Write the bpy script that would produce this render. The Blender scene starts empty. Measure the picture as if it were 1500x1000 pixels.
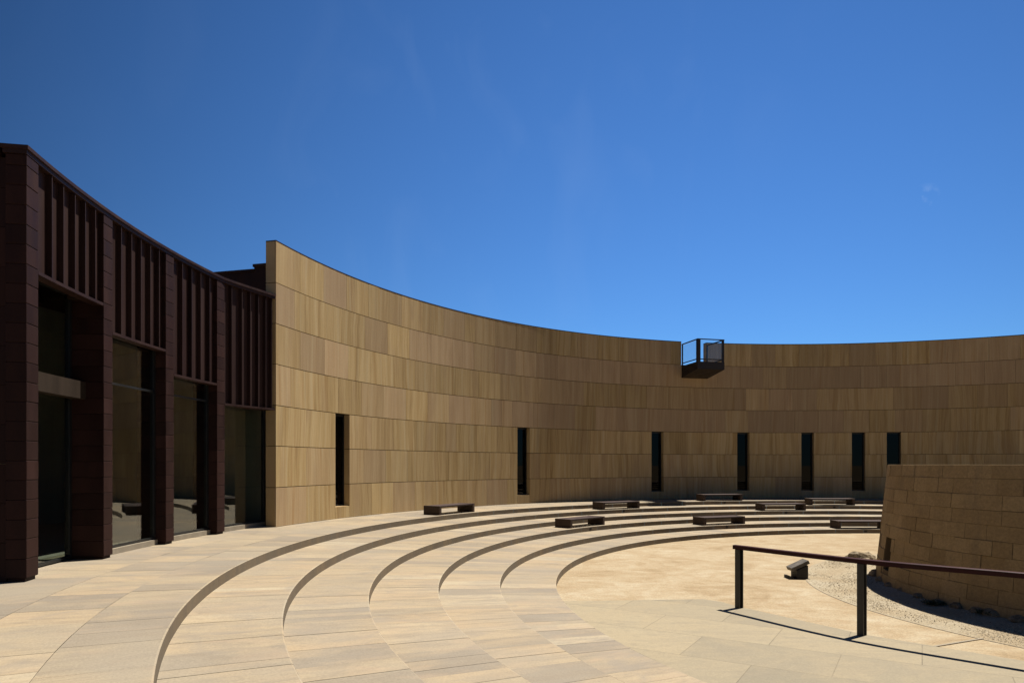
import bpy, math, random
from math import sin, cos, pi, radians as R_, hypot, sqrt, atan2
from mathutils import Vector
S = bpy.context.scene
COL = S.collection
rng = random.Random(7)

# ------------------------------------------------------------------ camera, sky, sun, exposure
EYE = 1.66                                   # eye height above the upper terrace (z = 0)
cam = bpy.data.cameras.new('camera')
camo = bpy.data.objects.new('camera', cam)
COL.objects.link(camo)
camo.location = (0, 0, EYE)
camo.rotation_euler = (R_(90), 0, 0)
cam.sensor_width = 36
cam.lens = 24.0
cam.shift_y = 0.1201
cam.clip_start = 0.1
cam.clip_end = 3000
S.camera = camo

SUN_EL, SUN_BEAR = 67.5, 55.0                # bearing: degrees from straight ahead (+y) towards the right (+x)
w = bpy.data.worlds.new('World')
S.world = w
w.use_nodes = True
nt = w.node_tree
nt.nodes.clear()
wo = nt.nodes.new('ShaderNodeOutputWorld')
bg = nt.nodes.new('ShaderNodeBackground')
sky = nt.nodes.new('ShaderNodeTexSky')
sky.sky_type = 'NISHITA'
sky.sun_disc = False
sky.sun_elevation = R_(SUN_EL)
sky.sun_rotation = R_(SUN_BEAR)
sky.altitude = 100
sky.air_density = 1.0
sky.dust_density = 0.0
sky.ozone_density = 6.0
bg.inputs['Strength'].default_value = 0.0530
tint = nt.nodes.new('ShaderNodeMix'); tint.data_type = 'RGBA'; tint.blend_type = 'MULTIPLY'; tint.inputs[0].default_value = 1.0
tint.inputs[7].default_value = (0.485, 0.81, 1.13, 1)          # the deep, polarised blue of the photograph's sky
nt.links.new(sky.outputs[0], tint.inputs[6])
# the sky is brightest low down near the sun's side and deepens away from there (polarised look), with faint cirrus
def wn(t, **kw):
    x = nt.nodes.new('ShaderNode' + t)
    for k_, v_ in kw.items(): setattr(x, k_, v_)
    return x
gd = wn('TexCoord')
def dotmap(v, a, b, c, d):
    n_ = wn('VectorMath', operation='DOT_PRODUCT'); nt.links.new(gd.outputs['Generated'], n_.inputs[0]); n_.inputs[1].default_value = Vector(v).normalized()
    r_ = wn('MapRange'); nt.links.new(n_.outputs['Value'], r_.inputs[0])
    for i_, q_ in enumerate((a, b, c, d)): r_.inputs[i_ + 1].default_value = q_
    return r_.outputs[0]
deep = wn('VectorMath', operation='SCALE'); nt.links.new(tint.outputs[2], deep.inputs[0]); nt.links.new(dotmap((.2, 1, .2), .6, 1, .41, 1.12), deep.inputs['Scale'])
wm = wn('Mapping'); wm.inputs['Scale'].default_value = (7, 7, 2.6); wm.inputs['Rotation'].default_value = (0, R_(24), 0); nt.links.new(gd.outputs['Generated'], wm.inputs[0])
wz = wn('TexNoise'); wz.inputs['Scale'].default_value = 1.6; wz.inputs['Detail'].default_value = 6; wz.inputs['Distortion'].default_value = 1.0; nt.links.new(wm.outputs[0], wz.inputs['Vector'])
wf = wn('MapRange'); nt.links.new(wz.outputs['Fac'], wf.inputs[0])
for i_, q_ in enumerate((.50, .80, 0, .026)): wf.inputs[i_ + 1].default_value = q_
near = wn('Math', operation='MULTIPLY'); nt.links.new(wf.outputs[0], near.inputs[0]); nt.links.new(dotmap((-.03, 1, .42), .90, .99, .15, 1), near.inputs[1])
pn = wn('TexNoise'); pn.inputs['Scale'].default_value = 95; pn.inputs['Detail'].default_value = 3; nt.links.new(gd.outputs['Generated'], pn.inputs['Vector'])
pf = wn('MapRange'); nt.links.new(pn.outputs['Fac'], pf.inputs[0])
for i_, q_ in enumerate((.52, .70, 0, .07)): pf.inputs[i_ + 1].default_value = q_
puff = wn('Math', operation='MULTIPLY'); nt.links.new(pf.outputs[0], puff.inputs[0]); nt.links.new(dotmap((.607, 1, .394), .99989, .99997, 0, 1), puff.inputs[1])
cl = wn('Math', operation='ADD'); nt.links.new(near.outputs[0], cl.inputs[0]); nt.links.new(puff.outputs[0], cl.inputs[1])
cm = wn('Mix', data_type='RGBA'); nt.links.new(cl.outputs[0], cm.inputs[0]); nt.links.new(deep.outputs[0], cm.inputs[6]); cm.inputs[7].default_value = (6.5, 8.0, 10.0, 1)
nt.links.new(cm.outputs[2], bg.inputs[0])
nt.links.new(bg.outputs[0], wo.inputs[0])

sl = bpy.data.lights.new('sun', 'SUN')
sl.energy = 5.0
sl.angle = R_(0.53)
sl.color = (1.0, 0.95, 0.87)
so = bpy.data.objects.new('sun', sl)
COL.objects.link(so)
tosun = Vector((cos(R_(SUN_EL)) * sin(R_(SUN_BEAR)), cos(R_(SUN_EL)) * cos(R_(SUN_BEAR)), sin(R_(SUN_EL))))
so.rotation_euler = tosun.to_track_quat('Z', 'Y').to_euler()
so.location = (20, 15, 40)

S.view_settings.view_transform = 'Standard'
S.view_settings.look = 'None'
S.view_settings.exposure = 0.95
S.view_settings.gamma = 1.0
S.view_settings.use_curve_mapping = False
S.cycles.max_bounces = 8
S.cycles.use_denoising = True

# ------------------------------------------------------------------ plan geometry: everything is laid out round one centre
CX, CY = 13.62, 13.35
WR = 20.46                                    # inner face of the curved wall
EDGE = [18.27, 17.16, 16.07, 14.97, 13.85, 12.73]   # edges of the six steps
RISE = 0.16
FLOOR = -6 * RISE

def P(phi, r, z=0.0):
    """point at angle phi (degrees, clockwise from +y) and radius r about the centre"""
    a = R_(phi)
    return (CX + r * sin(a), CY + r * cos(a), z)

# ------------------------------------------------------------------ mesh helper
class MB:
    def __init__(s):
        s.v, s.f, s.a, s.b = [], [], [], []
    def face(s, pts, rnd=0.5, tone=0.5):
        n = len(s.v)
        s.v += [tuple(p) for p in pts]
        s.f.append(list(range(n, n + len(pts))))
        s.a.append(rnd); s.b.append(tone)
    def hexa(s, bot, top, rnd=0.5, tone=0.5, skip=()):
        """bot, top: four points each, counter-clockwise seen from above"""
        n = len(s.v)
        s.v += [tuple(p) for p in bot] + [tuple(p) for p in top]
        fs = {'bottom': (3, 2, 1, 0), 'top': (4, 5, 6, 7), 's0': (0, 1, 5, 4), 's1': (1, 2, 6, 5), 's2': (2, 3, 7, 6), 's3': (3, 0, 4, 7)}
        for k, f in fs.items():
            if k in skip: continue
            s.f.append([n + i for i in f]); s.a.append(rnd); s.b.append(tone)
    def box(s, x0, x1, y0, y1, z0, z1, rnd=0.5, tone=0.5, M=None):
        b = [Vector(p) for p in ((x0, y0, z0), (x1, y0, z0), (x1, y1, z0), (x0, y1, z0))]
        t = [Vector(p) for p in ((x0, y0, z1), (x1, y0, z1), (x1, y1, z1), (x0, y1, z1))]
        if M: b = [M @ p for p in b]; t = [M @ p for p in t]
        s.hexa(b, t, rnd, tone)
    def arc(s, p0, p1, r0, r1, z0, z1, seg=None, rnd=0.5, tone=0.5, r0t=None, r1t=None, o=(0, 0, 0), w0=0., w1=0.):
        """curved box between two angles and radii; r0t, r1t: radii at the top when battered"""
        if seg is None: seg = max(1, int(abs(p1 - p0) / 1.0 + .5))
        r0t = r0 if r0t is None else r0t
        r1t = r1 if r1t is None else r1t
        q = lambda p, r, z: (P(p, r)[0] - o[0], P(p, r)[1] - o[1], z - o[2])
        n = len(s.v)
        for i in range(seg + 1):
            p = p0 + (p1 - p0) * i / seg
            h = max(0., p + 81.2) / 4.7                    # w0, w1: how far the inner and outer face swing in towards the wall end
            s.v += [q(p, r0 - w0 * h, z0), q(p, r1 - w1 * h, z0), q(p, r1t - w1 * h, z1), q(p, r0t - w0 * h, z1)]
        def add(f): s.f.append(f); s.a.append(rnd); s.b.append(tone)
        for i in range(seg):
            a = n + 4 * i; b = a + 4
            add([a, b, b + 1, a + 1][::-1]); add([a + 3, a + 2, b + 2, b + 3][::-1])
            add([a, a + 3, b + 3, b][::-1]); add([a + 1, b + 1, b + 2, a + 2][::-1])
        a = n; add([a, a + 1, a + 2, a + 3][::-1])
        a = n + 4 * seg; add([a, a + 3, a + 2, a + 1][::-1])
    def build(s, name, mat, parent=None, origin=None, bevel=0, smooth=False):
        me = bpy.data.meshes.new(name)
        o3 = origin or (0, 0, 0)
        me.from_pydata([(p[0] - o3[0], p[1] - o3[1], p[2] - o3[2]) for p in s.v], [], s.f)
        for nm, d in (('rnd', s.a), ('tone', s.b)):
            at = me.attributes.new(nm, 'FLOAT', 'FACE')
            at.data.foreach_set('value', d)
        import bmesh
        bm = bmesh.new(); bm.from_mesh(me)
        bmesh.ops.recalc_face_normals(bm, faces=bm.faces)
        bm.to_mesh(me); bm.free()
        if smooth:
            for p in me.polygons: p.use_smooth = True
        me.update()
        ob = bpy.data.objects.new(name, me)
        ob.location = o3
        COL.objects.link(ob)
        if mat: me.materials.append(mat)
        if parent:
            ob.parent = parent
            pl = Vector((0, 0, 0)); q = parent
            while q: pl += q.location; q = q.parent
            ob.location = Vector(o3) - pl if parent.rotation_euler.z == 0 else Vector(o3)
        if bevel:
            m = ob.modifiers.new('bevel', 'BEVEL'); m.width = bevel; m.segments = 2; m.limit_method = 'ANGLE'; m.angle_limit = R_(40)
        return ob

def tag(o, label=None, cat=None, group=None, kind=None):
    if label: o['label'] = label
    if cat: o['category'] = cat
    if group: o['group'] = group
    if kind: o['kind'] = kind
    return o
def empty(name, loc=(0, 0, 0), rz=0.0):
    o = bpy.data.objects.new(name, None); COL.objects.link(o)
    o.location = loc; o.rotation_euler = (0, 0, rz); o.empty_display_size = .3
    return o

# ------------------------------------------------------------------ materials
class N:
    """small node-tree writer"""
    def __init__(s, name, rough=.7, spec=.3, k=.519):
        s.k = k                                   # overall albedo of the finish
        s.m = bpy.data.materials.new(name); s.m.use_nodes = True
        s.t = s.m.node_tree; s.p = s.t.nodes['Principled BSDF']
        s.p.inputs['Roughness'].default_value = rough
        s.p.inputs['Specular IOR Level'].default_value = spec
    def n(s, typ, **kw):
        x = s.t.nodes.new('ShaderNode' + typ)
        for k, v in kw.items(): setattr(x, k, v)
        return x
    def l(s, a, b): s.t.links.new(a, b)
    def _in(s, sock, v):
        if v is None: return
        if hasattr(v, 'is_linked'): s.l(v, sock)
        else: sock.default_value = v
    def math(s, op, a, b=None, c=None, clamp=False):
        x = s.n('Math', operation=op, use_clamp=clamp)
        s._in(x.inputs[0], a); s._in(x.inputs[1], b); s._in(x.inputs[2], c)
        return x.outputs[0]
    def vec(s, x, y, z):
        c = s.n('CombineXYZ'); s._in(c.inputs[0], x); s._in(c.inputs[1], y); s._in(c.inputs[2], z); return c.outputs[0]
    def pos(s):
        g = s.n('NewGeometry'); x = s.n('SeparateXYZ'); s.l(g.outputs['Position'], x.inputs[0]); return g.outputs['Position'], x.outputs
    def polar(s, rref):
        """arc length at rref, radius and height about the centre of the court (a world-space map of the place)"""
        _, o = s.pos()
        dx = s.math('SUBTRACT', o[0], CX); dy = s.math('SUBTRACT', o[1], CY)
        ang = s.math('MULTIPLY', s.math('ARCTAN2', dx, dy), rref)
        r = s.math('SQRT', s.math('ADD', s.math('MULTIPLY', dx, dx), s.math('MULTIPLY', dy, dy)))
        return ang, r, o[2]
    def noise(s, vec, scale=1, detail=4, rough=.55, dist=0):
        x = s.n('TexNoise'); s._in(x.inputs['Vector'], vec); x.inputs['Scale'].default_value = scale
        x.inputs['Detail'].default_value = detail; x.inputs['Roughness'].default_value = rough; x.inputs['Distortion'].default_value = dist
        return x.outputs['Fac']
    def ramp(s, f, stops, interp='LINEAR'):
        x = s.n('ValToRGB'); x.color_ramp.interpolation = interp
        e = x.color_ramp.elements
        while len(e) < len(stops): e.new(.5)
        for i, (p, c) in enumerate(stops):
            e[i].position = p; e[i].color = tuple(c) + (1,) if len(c) == 3 else c
        s.l(f, x.inputs[0]); return x.outputs[0]
    def map(s, f, a, b, c, d):
        x = s.n('MapRange'); s._in(x.inputs[0], f)
        for i, v in enumerate((a, b, c, d)): s._in(x.inputs[i + 1], v)
        return x.outputs[0]
    def mix(s, f, a, b, mode='MIX'):
        x = s.n('Mix', data_type='RGBA', blend_type=mode)
        s._in(x.inputs[0], f)
        for i, v in ((6, a), (7, b)):
            if hasattr(v, 'is_linked'): s.l(v, x.inputs[i])
            else: x.inputs[i].default_value = tuple(v) + (1,)
        return x.outputs[2]
    def attr(s, nm):
        x = s.n('Attribute'); x.attribute_name = nm; return x.outputs['Fac']
    def grey(s, f):
        x = s.n('CombineColor'); [s.l(f, x.inputs[i]) for i in range(3)]; return x.outputs[0]
    def col(s, c):
        if hasattr(c, 'is_linked'): c = s.mix(1.0, c, (s.k, s.k, s.k), 'MULTIPLY')
        else: c = tuple(x * s.k for x in c) + (1,)
        s._in(s.p.inputs['Base Color'], c); return s
    def bump(s, h, dist=.01, strength=.5):
        b = s.n('Bump'); b.inputs['Distance'].default_value = dist; b.inputs['Strength'].default_value = strength
        s.l(h, b.inputs['Height']); s.l(b.outputs[0], s.p.inputs['Normal'])

M = {}
# veined sandstone cladding of the big wall: each panel has its own tone and its own veins
m = N('sandstone_cladding', .8, .2, 1.0)
arc, rad, z = m.polar(WR)
rnd, tone = m.attr('rnd'), m.attr('tone')
off = m.math('MULTIPLY', rnd, 173.0)
shear = m.math('MULTIPLY', z, m.math('SUBTRACT', m.math('MULTIPLY', m.math('FRACT', m.math('MULTIPLY', rnd, 17.3)), .10), .05))
u = m.math('ADD', arc, shear)
warp = m.noise(m.vec(m.math('MULTIPLY', arc, .9), m.math('MULTIPLY', z, .8), off), 1, 2)
u2 = m.math('ADD', u, m.math('MULTIPLY', warp, .22))
v1 = m.noise(m.vec(m.math('MULTIPLY', u2, 4.2), m.math('MULTIPLY', z, .16), off), 1, 4, .62)
v2 = m.noise(m.vec(m.math('MULTIPLY', u2, 24.0), m.math('MULTIPLY', z, .22), off), 1, 3, .6)
v3 = m.noise(m.vec(m.math('MULTIPLY', u, 1.7), m.math('MULTIPLY', z, .45), off), 1, 3, .5)
v4 = m.noise(m.vec(m.math('MULTIPLY', u, 9.0), m.math('MULTIPLY', z, .16), m.math('ADD', off, 31.)), 1, 2, .5)
vein = m.math('ADD', m.math('MULTIPLY', v1, .66), m.math('MULTIPLY', v2, .34))
yel = m.ramp(vein, [(.33, (.255, .168, .074)), (.44, (.345, .242, .116)), (.54, (.405, .296, .156)), (.67, (.455, .350, .202))])
gry = m.ramp(vein, [(.32, (.305, .212, .128)), (.5, (.345, .246, .153)), (.68, (.385, .284, .184))])
c = m.mix(m.map(tone, .3, .7, 0, 1), yel, gry)
c = m.mix(m.map(v4, .57, .68, 0, .45), c, (.40, .325, .205))          # pale cool streaks
c = m.mix(m.map(v4, .40, .30, 0, .40), c, (.27, .155, .06))           # rusty streaks
c = m.mix(1.0, c, m.grey(m.map(rnd, 0, 1, .86, 1.12)), 'MULTIPLY')
c = m.mix(m.map(v3, .52, .72, 0, .40), c, (.26, .175, .11))
fine = m.noise(m.vec(arc, rad, z), 60, 3)
c = m.mix(.35, c, m.mix(1.0, c, m.grey(m.map(fine, .3, .7, .8, 1.2)), 'MULTIPLY'))
sd = m.noise(m.vec(m.math('MULTIPLY', arc, 3.1), m.math('MULTIPLY', z, .12), 4.), 1, 4, .7)
c = m.mix(m.math('MULTIPLY', m.map(sd, .56, .72, 0, .55), m.map(z, 5.2, 7.6, .25, 1)), c, (.20, .145, .09))   # water stains running down from the top
c = m.mix(1.0, c, (.945, .925, .835), 'MULTIPLY')
m.col(c); m.bump(m.math('ADD', fine, vein), .004, .35)
M['clad'] = m.m

m = N('joint_mortar_niche_shade', .9, .1); m.col((.11, .08, .05)); M['joint'] = m.m
m = N('tower_core_mortar', .9, .1); m.col((.24, .165, .088)); M['tmortar'] = m.m

def paving(name, rref, along):
    m = N(name, .72, .25)
    arc, rad, z = m.polar(rref)
    rnd, tone = m.attr('rnd'), m.attr('tone')
    off = m.math('MULTIPLY', rnd, 91.0)
    c = m.ramp(tone, [(0, (.385, .32, .24)), (.25, (.50, .405, .275)), (.5, (.575, .455, .295)), (.72, (.60, .455, .285)), (1, (.66, .545, .37))])
    # bands of bedding run along each stone
    st = m.noise(m.vec(m.math('MULTIPLY', arc, 5.0), m.math('MULTIPLY', rad, .9), off), 1, 6, .68, 1.2)
    c = m.mix(m.map(st, .44, .70, 0, .75), c, (.37, .29, .205))
    st2 = m.noise(m.vec(m.math('MULTIPLY', arc, 2.6), m.math('MULTIPLY', rad, .9), m.math('ADD', off, 7.)), 1, 4, .55, .3)
    c = m.mix(m.map(st2, .50, .70, 0, .55), c, (.62, .47, .29))
    big = m.noise(m.vec(arc, rad, 3.3), .55, 3)
    c = m.mix(m.map(big, .46, .64, 0, .50), c, (.45, .385, .295))
    fn = m.noise(m.vec(arc, rad, z), 42, 4, .65)
    c = m.mix(1.0, c, m.grey(m.map(fn, .3, .7, .86, 1.10)), 'MULTIPLY')
    sp = m.noise(m.vec(arc, rad, z), 9, 4, .7)
    c = m.mix(m.map(sp, .58, .74, 0, .5), c, (.34, .28, .21))
    pk = m.noise(m.vec(m.math('MULTIPLY', arc, 2.2), m.math('MULTIPLY', rad, 1.1), m.math('ADD', off, 3.)), 1, 4, .6, .8)
    c = m.mix(m.map(pk, .54, .70, 0, .40), c, (.60, .44, .29))
    gy = m.noise(m.vec(m.math('MULTIPLY', arc, 1.5), m.math('MULTIPLY', rad, .8), 8.), 1, 6, .7, 1.5)
    c = m.mix(m.map(gy, .50, .66, 0, .55), c, (.40, .335, .26))
    c = m.mix(1.0, c, (.925, .925, .91), 'MULTIPLY')
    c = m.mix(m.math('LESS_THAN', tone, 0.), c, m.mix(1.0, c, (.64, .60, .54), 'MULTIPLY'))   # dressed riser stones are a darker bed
    m.col(c); m.bump(m.math('ADD', fn, m.math('MULTIPLY', st, .6)), .004, .4)
    return m.m
M['pave'] = paving('limestone_paving', 16.0, 0)

m = N('limestone_slabs', .75, .2)
p, o = m.pos()
mp = m.n('Mapping'); mp.inputs['Rotation'].default_value = (0, 0, R_(31)); m.l(p, mp.inputs[0])
br = m.n('TexBrick'); br.offset = .5
m.l(mp.outputs[0], br.inputs['Vector'])
br.inputs['Color1'].default_value = (.43, .365, .27, 1); br.inputs['Color2'].default_value = (.63, .515, .35, 1); br.inputs['Mortar'].default_value = (.31, .255, .18, 1)
br.inputs['Scale'].default_value = 1; br.inputs['Mortar Size'].default_value = .009; br.inputs['Brick Width'].default_value = 1.9; br.inputs['Row Height'].default_value = 1.15; br.inputs['Mortar Smooth'].default_value = .6
c = br.outputs['Color']
bn = m.noise(p, .9, 6, .65, .8)
c = m.mix(m.map(bn, .45, .66, 0, .5), c, (.63, .50, .325))
fn = m.noise(p, 40, 4, .65)
c = m.mix(1.0, c, m.grey(m.map(fn, .3, .7, .87, 1.1)), 'MULTIPLY')
s2 = m.noise(p, 6, 5, .7)
c = m.mix(m.map(s2, .52, .72, 0, .5), c, (.42, .35, .26))
st = m.noise(m.vec(m.math('MULTIPLY', o[0], .6), m.math('MULTIPLY', o[1], 3.2), 0.), 1.4, 5, .65, .8)
c = m.mix(m.map(st, .48, .68, 0, .45), c, (.43, .36, .27))
c = m.mix(1.0, c, (.81, .81, .755), 'MULTIPLY')
m.col(c); m.bump(fn, .003, .4)
M['slab'] = m.m

m = N('compacted_sand', .9, .1)
p, o = m.pos()
st = m.noise(p, .75, 8, .68, .8)
st2 = m.noise(m.vec(m.math('MULTIPLY', o[0], .8), m.math('MULTIPLY', o[1], 1.6), 5.), 1.6, 6, .7, .6)
c = m.ramp(m.math('ADD', m.math('MULTIPLY', st, .6), m.math('MULTIPLY', st2, .4)), [(.36, (.46, .33, .19)), (.46, (.575, .43, .26)), (.55, (.65, .515, .335)), (.66, (.72, .60, .42))])
fn = m.noise(p, 28, 6, .75)
c = m.mix(1.0, c, m.grey(m.map(fn, .3, .7, .66, 1.20)), 'MULTIPLY')
md = m.noise(p, 5.5, 5, .75)
c = m.mix(m.map(md, .50, .68, 0, .60), c, (.50, .34, .195))
c = m.mix(1.0, c, (.95, .965, .965), 'MULTIPLY')
m.col(c); m.bump(m.math('ADD', fn, md), .012, .5)
M['sand'] = m.m

m = N('dry_ground', .95, .1)
p, o = m.pos()
c = m.ramp(m.noise(p, .15, 6, .65), [(.35, (.20, .15, .09)), (.6, (.33, .25, .15))])
m.col(c); M['ground'] = m.m

m = N('pale_gravel', .9, .15)
p, o = m.pos()
g1 = m.noise(p, 26, 6, .8); g2 = m.noise(p, 1.3, 5, .65); g3 = m.noise(p, 60, 3, .7)
c = m.ramp(g2, [(.38, (.62, .485, .305)), (.52, (.68, .56, .375)), (.64, (.73, .62, .44))])
c = m.mix(1.0, c, m.grey(m.map(g1, .3, .7, .52, 1.26)), 'MULTIPLY')
m.col(c); m.bump(m.math('ADD', g1, g3), .03, .8)
M['gravel'] = m.m
m = N('pebbles', .9, .15)
m.col(m.ramp(m.attr('rnd'), [(0, (.22, .17, .11)), (.18, (.42, .33, .21)), (.28, (.62, .50, .32)), (.6, (.70, .57, .38)), (1, (.80, .68, .49))])); M['pebble'] = m.m

m = N('weathered_limestone_blocks', .9, .15, .74)
arc, rad, z = m.polar(5.6)
rnd, tone = m.attr('rnd'), m.attr('tone')
c = m.ramp(rnd, [(0, (.305, .208, .100)), (.5, (.345, .240, .120)), (1, (.385, .272, .138))])
v = m.vec(arc, m.math('MULTIPLY', z, 1.0), rad)
a1 = m.noise(v, 2.6, 6, .65); a2 = m.noise(v, 22, 5, .7); a3 = m.noise(v, .8, 4, .6)
c = m.mix(m.map(a1, .48, .70, 0, .6), c, (.26, .18, .095))
c = m.mix(m.map(a3, .48, .68, 0, .55), c, (.44, .31, .165))
dr = m.noise(m.vec(m.math('MULTIPLY', arc, 2.4), m.math('MULTIPLY', z, .5), 2.), 1, 5, .7, .6)
c = m.mix(m.map(dr, .52, .70, 0, .5), c, (.24, .175, .105))
c = m.mix(1.0, c, m.grey(m.map(a2, .3, .7, .78, 1.16)), 'MULTIPLY')
pits = m.noise(v, 11, 3, .8)
c = m.mix(m.map(pits, .66, .74, 0, .7), c, (.13, .09, .055))
m.col(c); m.bump(m.math('ADD', m.math('MULTIPLY', a2, .5), m.math('ADD', a1, m.math('MULTIPLY', pits, -.5))), .02, .7)
M['tower'] = m.m

m = N('rough_rock', .95, .1)
p, o = m.pos()
a1 = m.noise(p, 7, 6, .7); a2 = m.noise(p, 30, 4, .7)
c = m.ramp(a1, [(.35, (.22, .16, .095)), (.5, (.36, .28, .18)), (.65, (.52, .43, .30))])
c = m.mix(1.0, c, m.grey(m.map(a2, .3, .7, .8, 1.15)), 'MULTIPLY')
m.col(c); m.bump(m.math('ADD', a1, a2), .03, .8)
M['rock'] = m.m

def metal(name, lo, hi, rough, metallic=.0, spec=.35, sx=3.0, sz=.5):
    m = N(name, rough, spec)
    p, o = m.pos(); rnd = m.attr('rnd')
    a = m.noise(m.vec(m.math('MULTIPLY', o[0], sx), m.math('MULTIPLY', o[1], sx), m.math('ADD', m.math('MULTIPLY', o[2], sz), m.math('MULTIPLY', rnd, 50.))), 1, 5, .6)
    c = m.mix(m.map(a, .32, .68, 0, 1), lo, hi)
    c = m.mix(1.0, c, m.grey(m.map(rnd, 0, 1, .80, 1.22)), 'MULTIPLY')
    fn = m.noise(p, 35, 3, .6)
    c = m.mix(1.0, c, m.grey(m.map(fn, .3, .7, .88, 1.1)), 'MULTIPLY')
    m.col(c); m.p.inputs['Metallic'].default_value = metallic
    m.l(m.map(a, .3, .7, rough - .1, rough + .12), m.p.inputs['Roughness'])
    m.bump(m.math('ADD', a, m.math('MULTIPLY', fn, .3)), .004, .25)
    return m.m
M['copper'] = metal('dark_brown_metal_cladding', (.030, .0115, .0085), (.052, .0215, .0165), .60, spec=.12)
M['copper_sheet'] = metal('dark_brown_metal_sheet', (.034, .0150, .0120), (.058, .0280, .0225), .55, spec=.15, sx=2.0, sz=.25)
M['rail'] = metal('dark_red_painted_steel', (.050, .011, .010), (.075, .017, .015), .55, spec=.15)
M['steel'] = metal('dark_grey_steel', (.040, .036, .028), (.068, .060, .048), .5, spec=.4)
M['iron'] = metal('dark_balcony_steel', (.022, .016, .014), (.036, .026, .022), .5)
M['frame'] = metal('dark_aluminium', (.018, .019, .018), (.03, .03, .03), .4)
M['bench'] = metal('dark_brown_bench_wood', (.075, .046, .032), (.125, .082, .058), .65, spec=.2, sx=6., sz=6.)
M['bench_top'] = metal('dark_bench_slats', (.058, .035, .030), (.095, .060, .052), .6, spec=.2, sx=4., sz=4.)
M['beam'] = metal('tan_stone_beam', (.040, .027, .017), (.060, .041, .027), .85, spec=.1)
M['sill'] = metal('pale_stone_sill', (.36, .30, .21), (.47, .39, .28), .8)
M['dark'] = metal('dark_interior_paint', (.40, .41, .35), (.52, .52, .45), .8)
M['floor_in'] = metal('interior_floor', (.50, .46, .38), (.60, .55, .46), .5)
M['signplate'] = metal('weathered_sign_plate', (.10, .085, .065), (.22, .19, .15), .6, sx=9, sz=9)
M['signbase'] = metal('dark_sign_steel', (.018, .016, .013), (.03, .026, .022), .6)
M['lamp'] = metal('dark_step_lamp', (.012, .011, .01), (.02, .018, .016), .4)

def glass(name, tint, ior=1.55, rough=.0):
    m = N(name)
    t = m.t; t.nodes.remove(m.p)
    fr = m.n('Fresnel'); fr.inputs['IOR'].default_value = ior
    tr = m.n('BsdfTransparent'); tr.inputs[0].default_value = tuple(tint) + (1,)
    gl = m.n('BsdfGlossy'); gl.inputs['Roughness'].default_value = rough; gl.inputs[0].default_value = (1, 1, 1, 1)
    mx = m.n('MixShader'); out = t.nodes['Material Output']
    ge = m.n('NewGeometry'); m.l(m.map(ge.outputs['Backfacing'], 0, 1, ior, 1 / ior), fr.inputs['IOR'])
    m.l(fr.outputs[0], mx.inputs[0]); m.l(tr.outputs[0], mx.inputs[1]); m.l(gl.outputs[0], mx.inputs[2]); m.l(mx.outputs[0], out.inputs[0])
    return m.m
M['glass'] = glass('tinted_shop_glass', (.80, .84, .80), 1.75)
M['slit'] = glass('dark_slit_glass', (.06, .06, .065), 1.28)
M['clear'] = glass('clear_railing_glass', (.94, .96, .97), 1.4)

# ------------------------------------------------------------------ ground and court
mb = MB(); n = 96
for i in range(n):
    a0, a1 = 360 * i / n, 360 * (i + 1) / n
    rr = [21.85, 27, 40, 80, 200, 900]
    for k in range(len(rr) - 1):
        mb.face([P(a0, rr[k], -.03), P(a1, rr[k], -.03), P(a1, rr[k + 1], -.03), P(a0, rr[k + 1], -.03)])
tag(mb.build('ground', M['ground']), kind='structure')

mb = MB()
for i in range(n):
    a0, a1 = 360 * i / n, 360 * (i + 1) / n
    mb.face([P(a0, 0, FLOOR), P(a0, 12.9, FLOOR), P(a1, 12.9, FLOOR)])
tag(mb.build('sand_floor', M['sand']), kind='structure')

def stone_tone(shift=0.):
    t = rng.gauss(.56 + shift, .26)
    if rng.random() < .20: t = rng.uniform(0, .15)
    return min(1, max(0, t))

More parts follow.
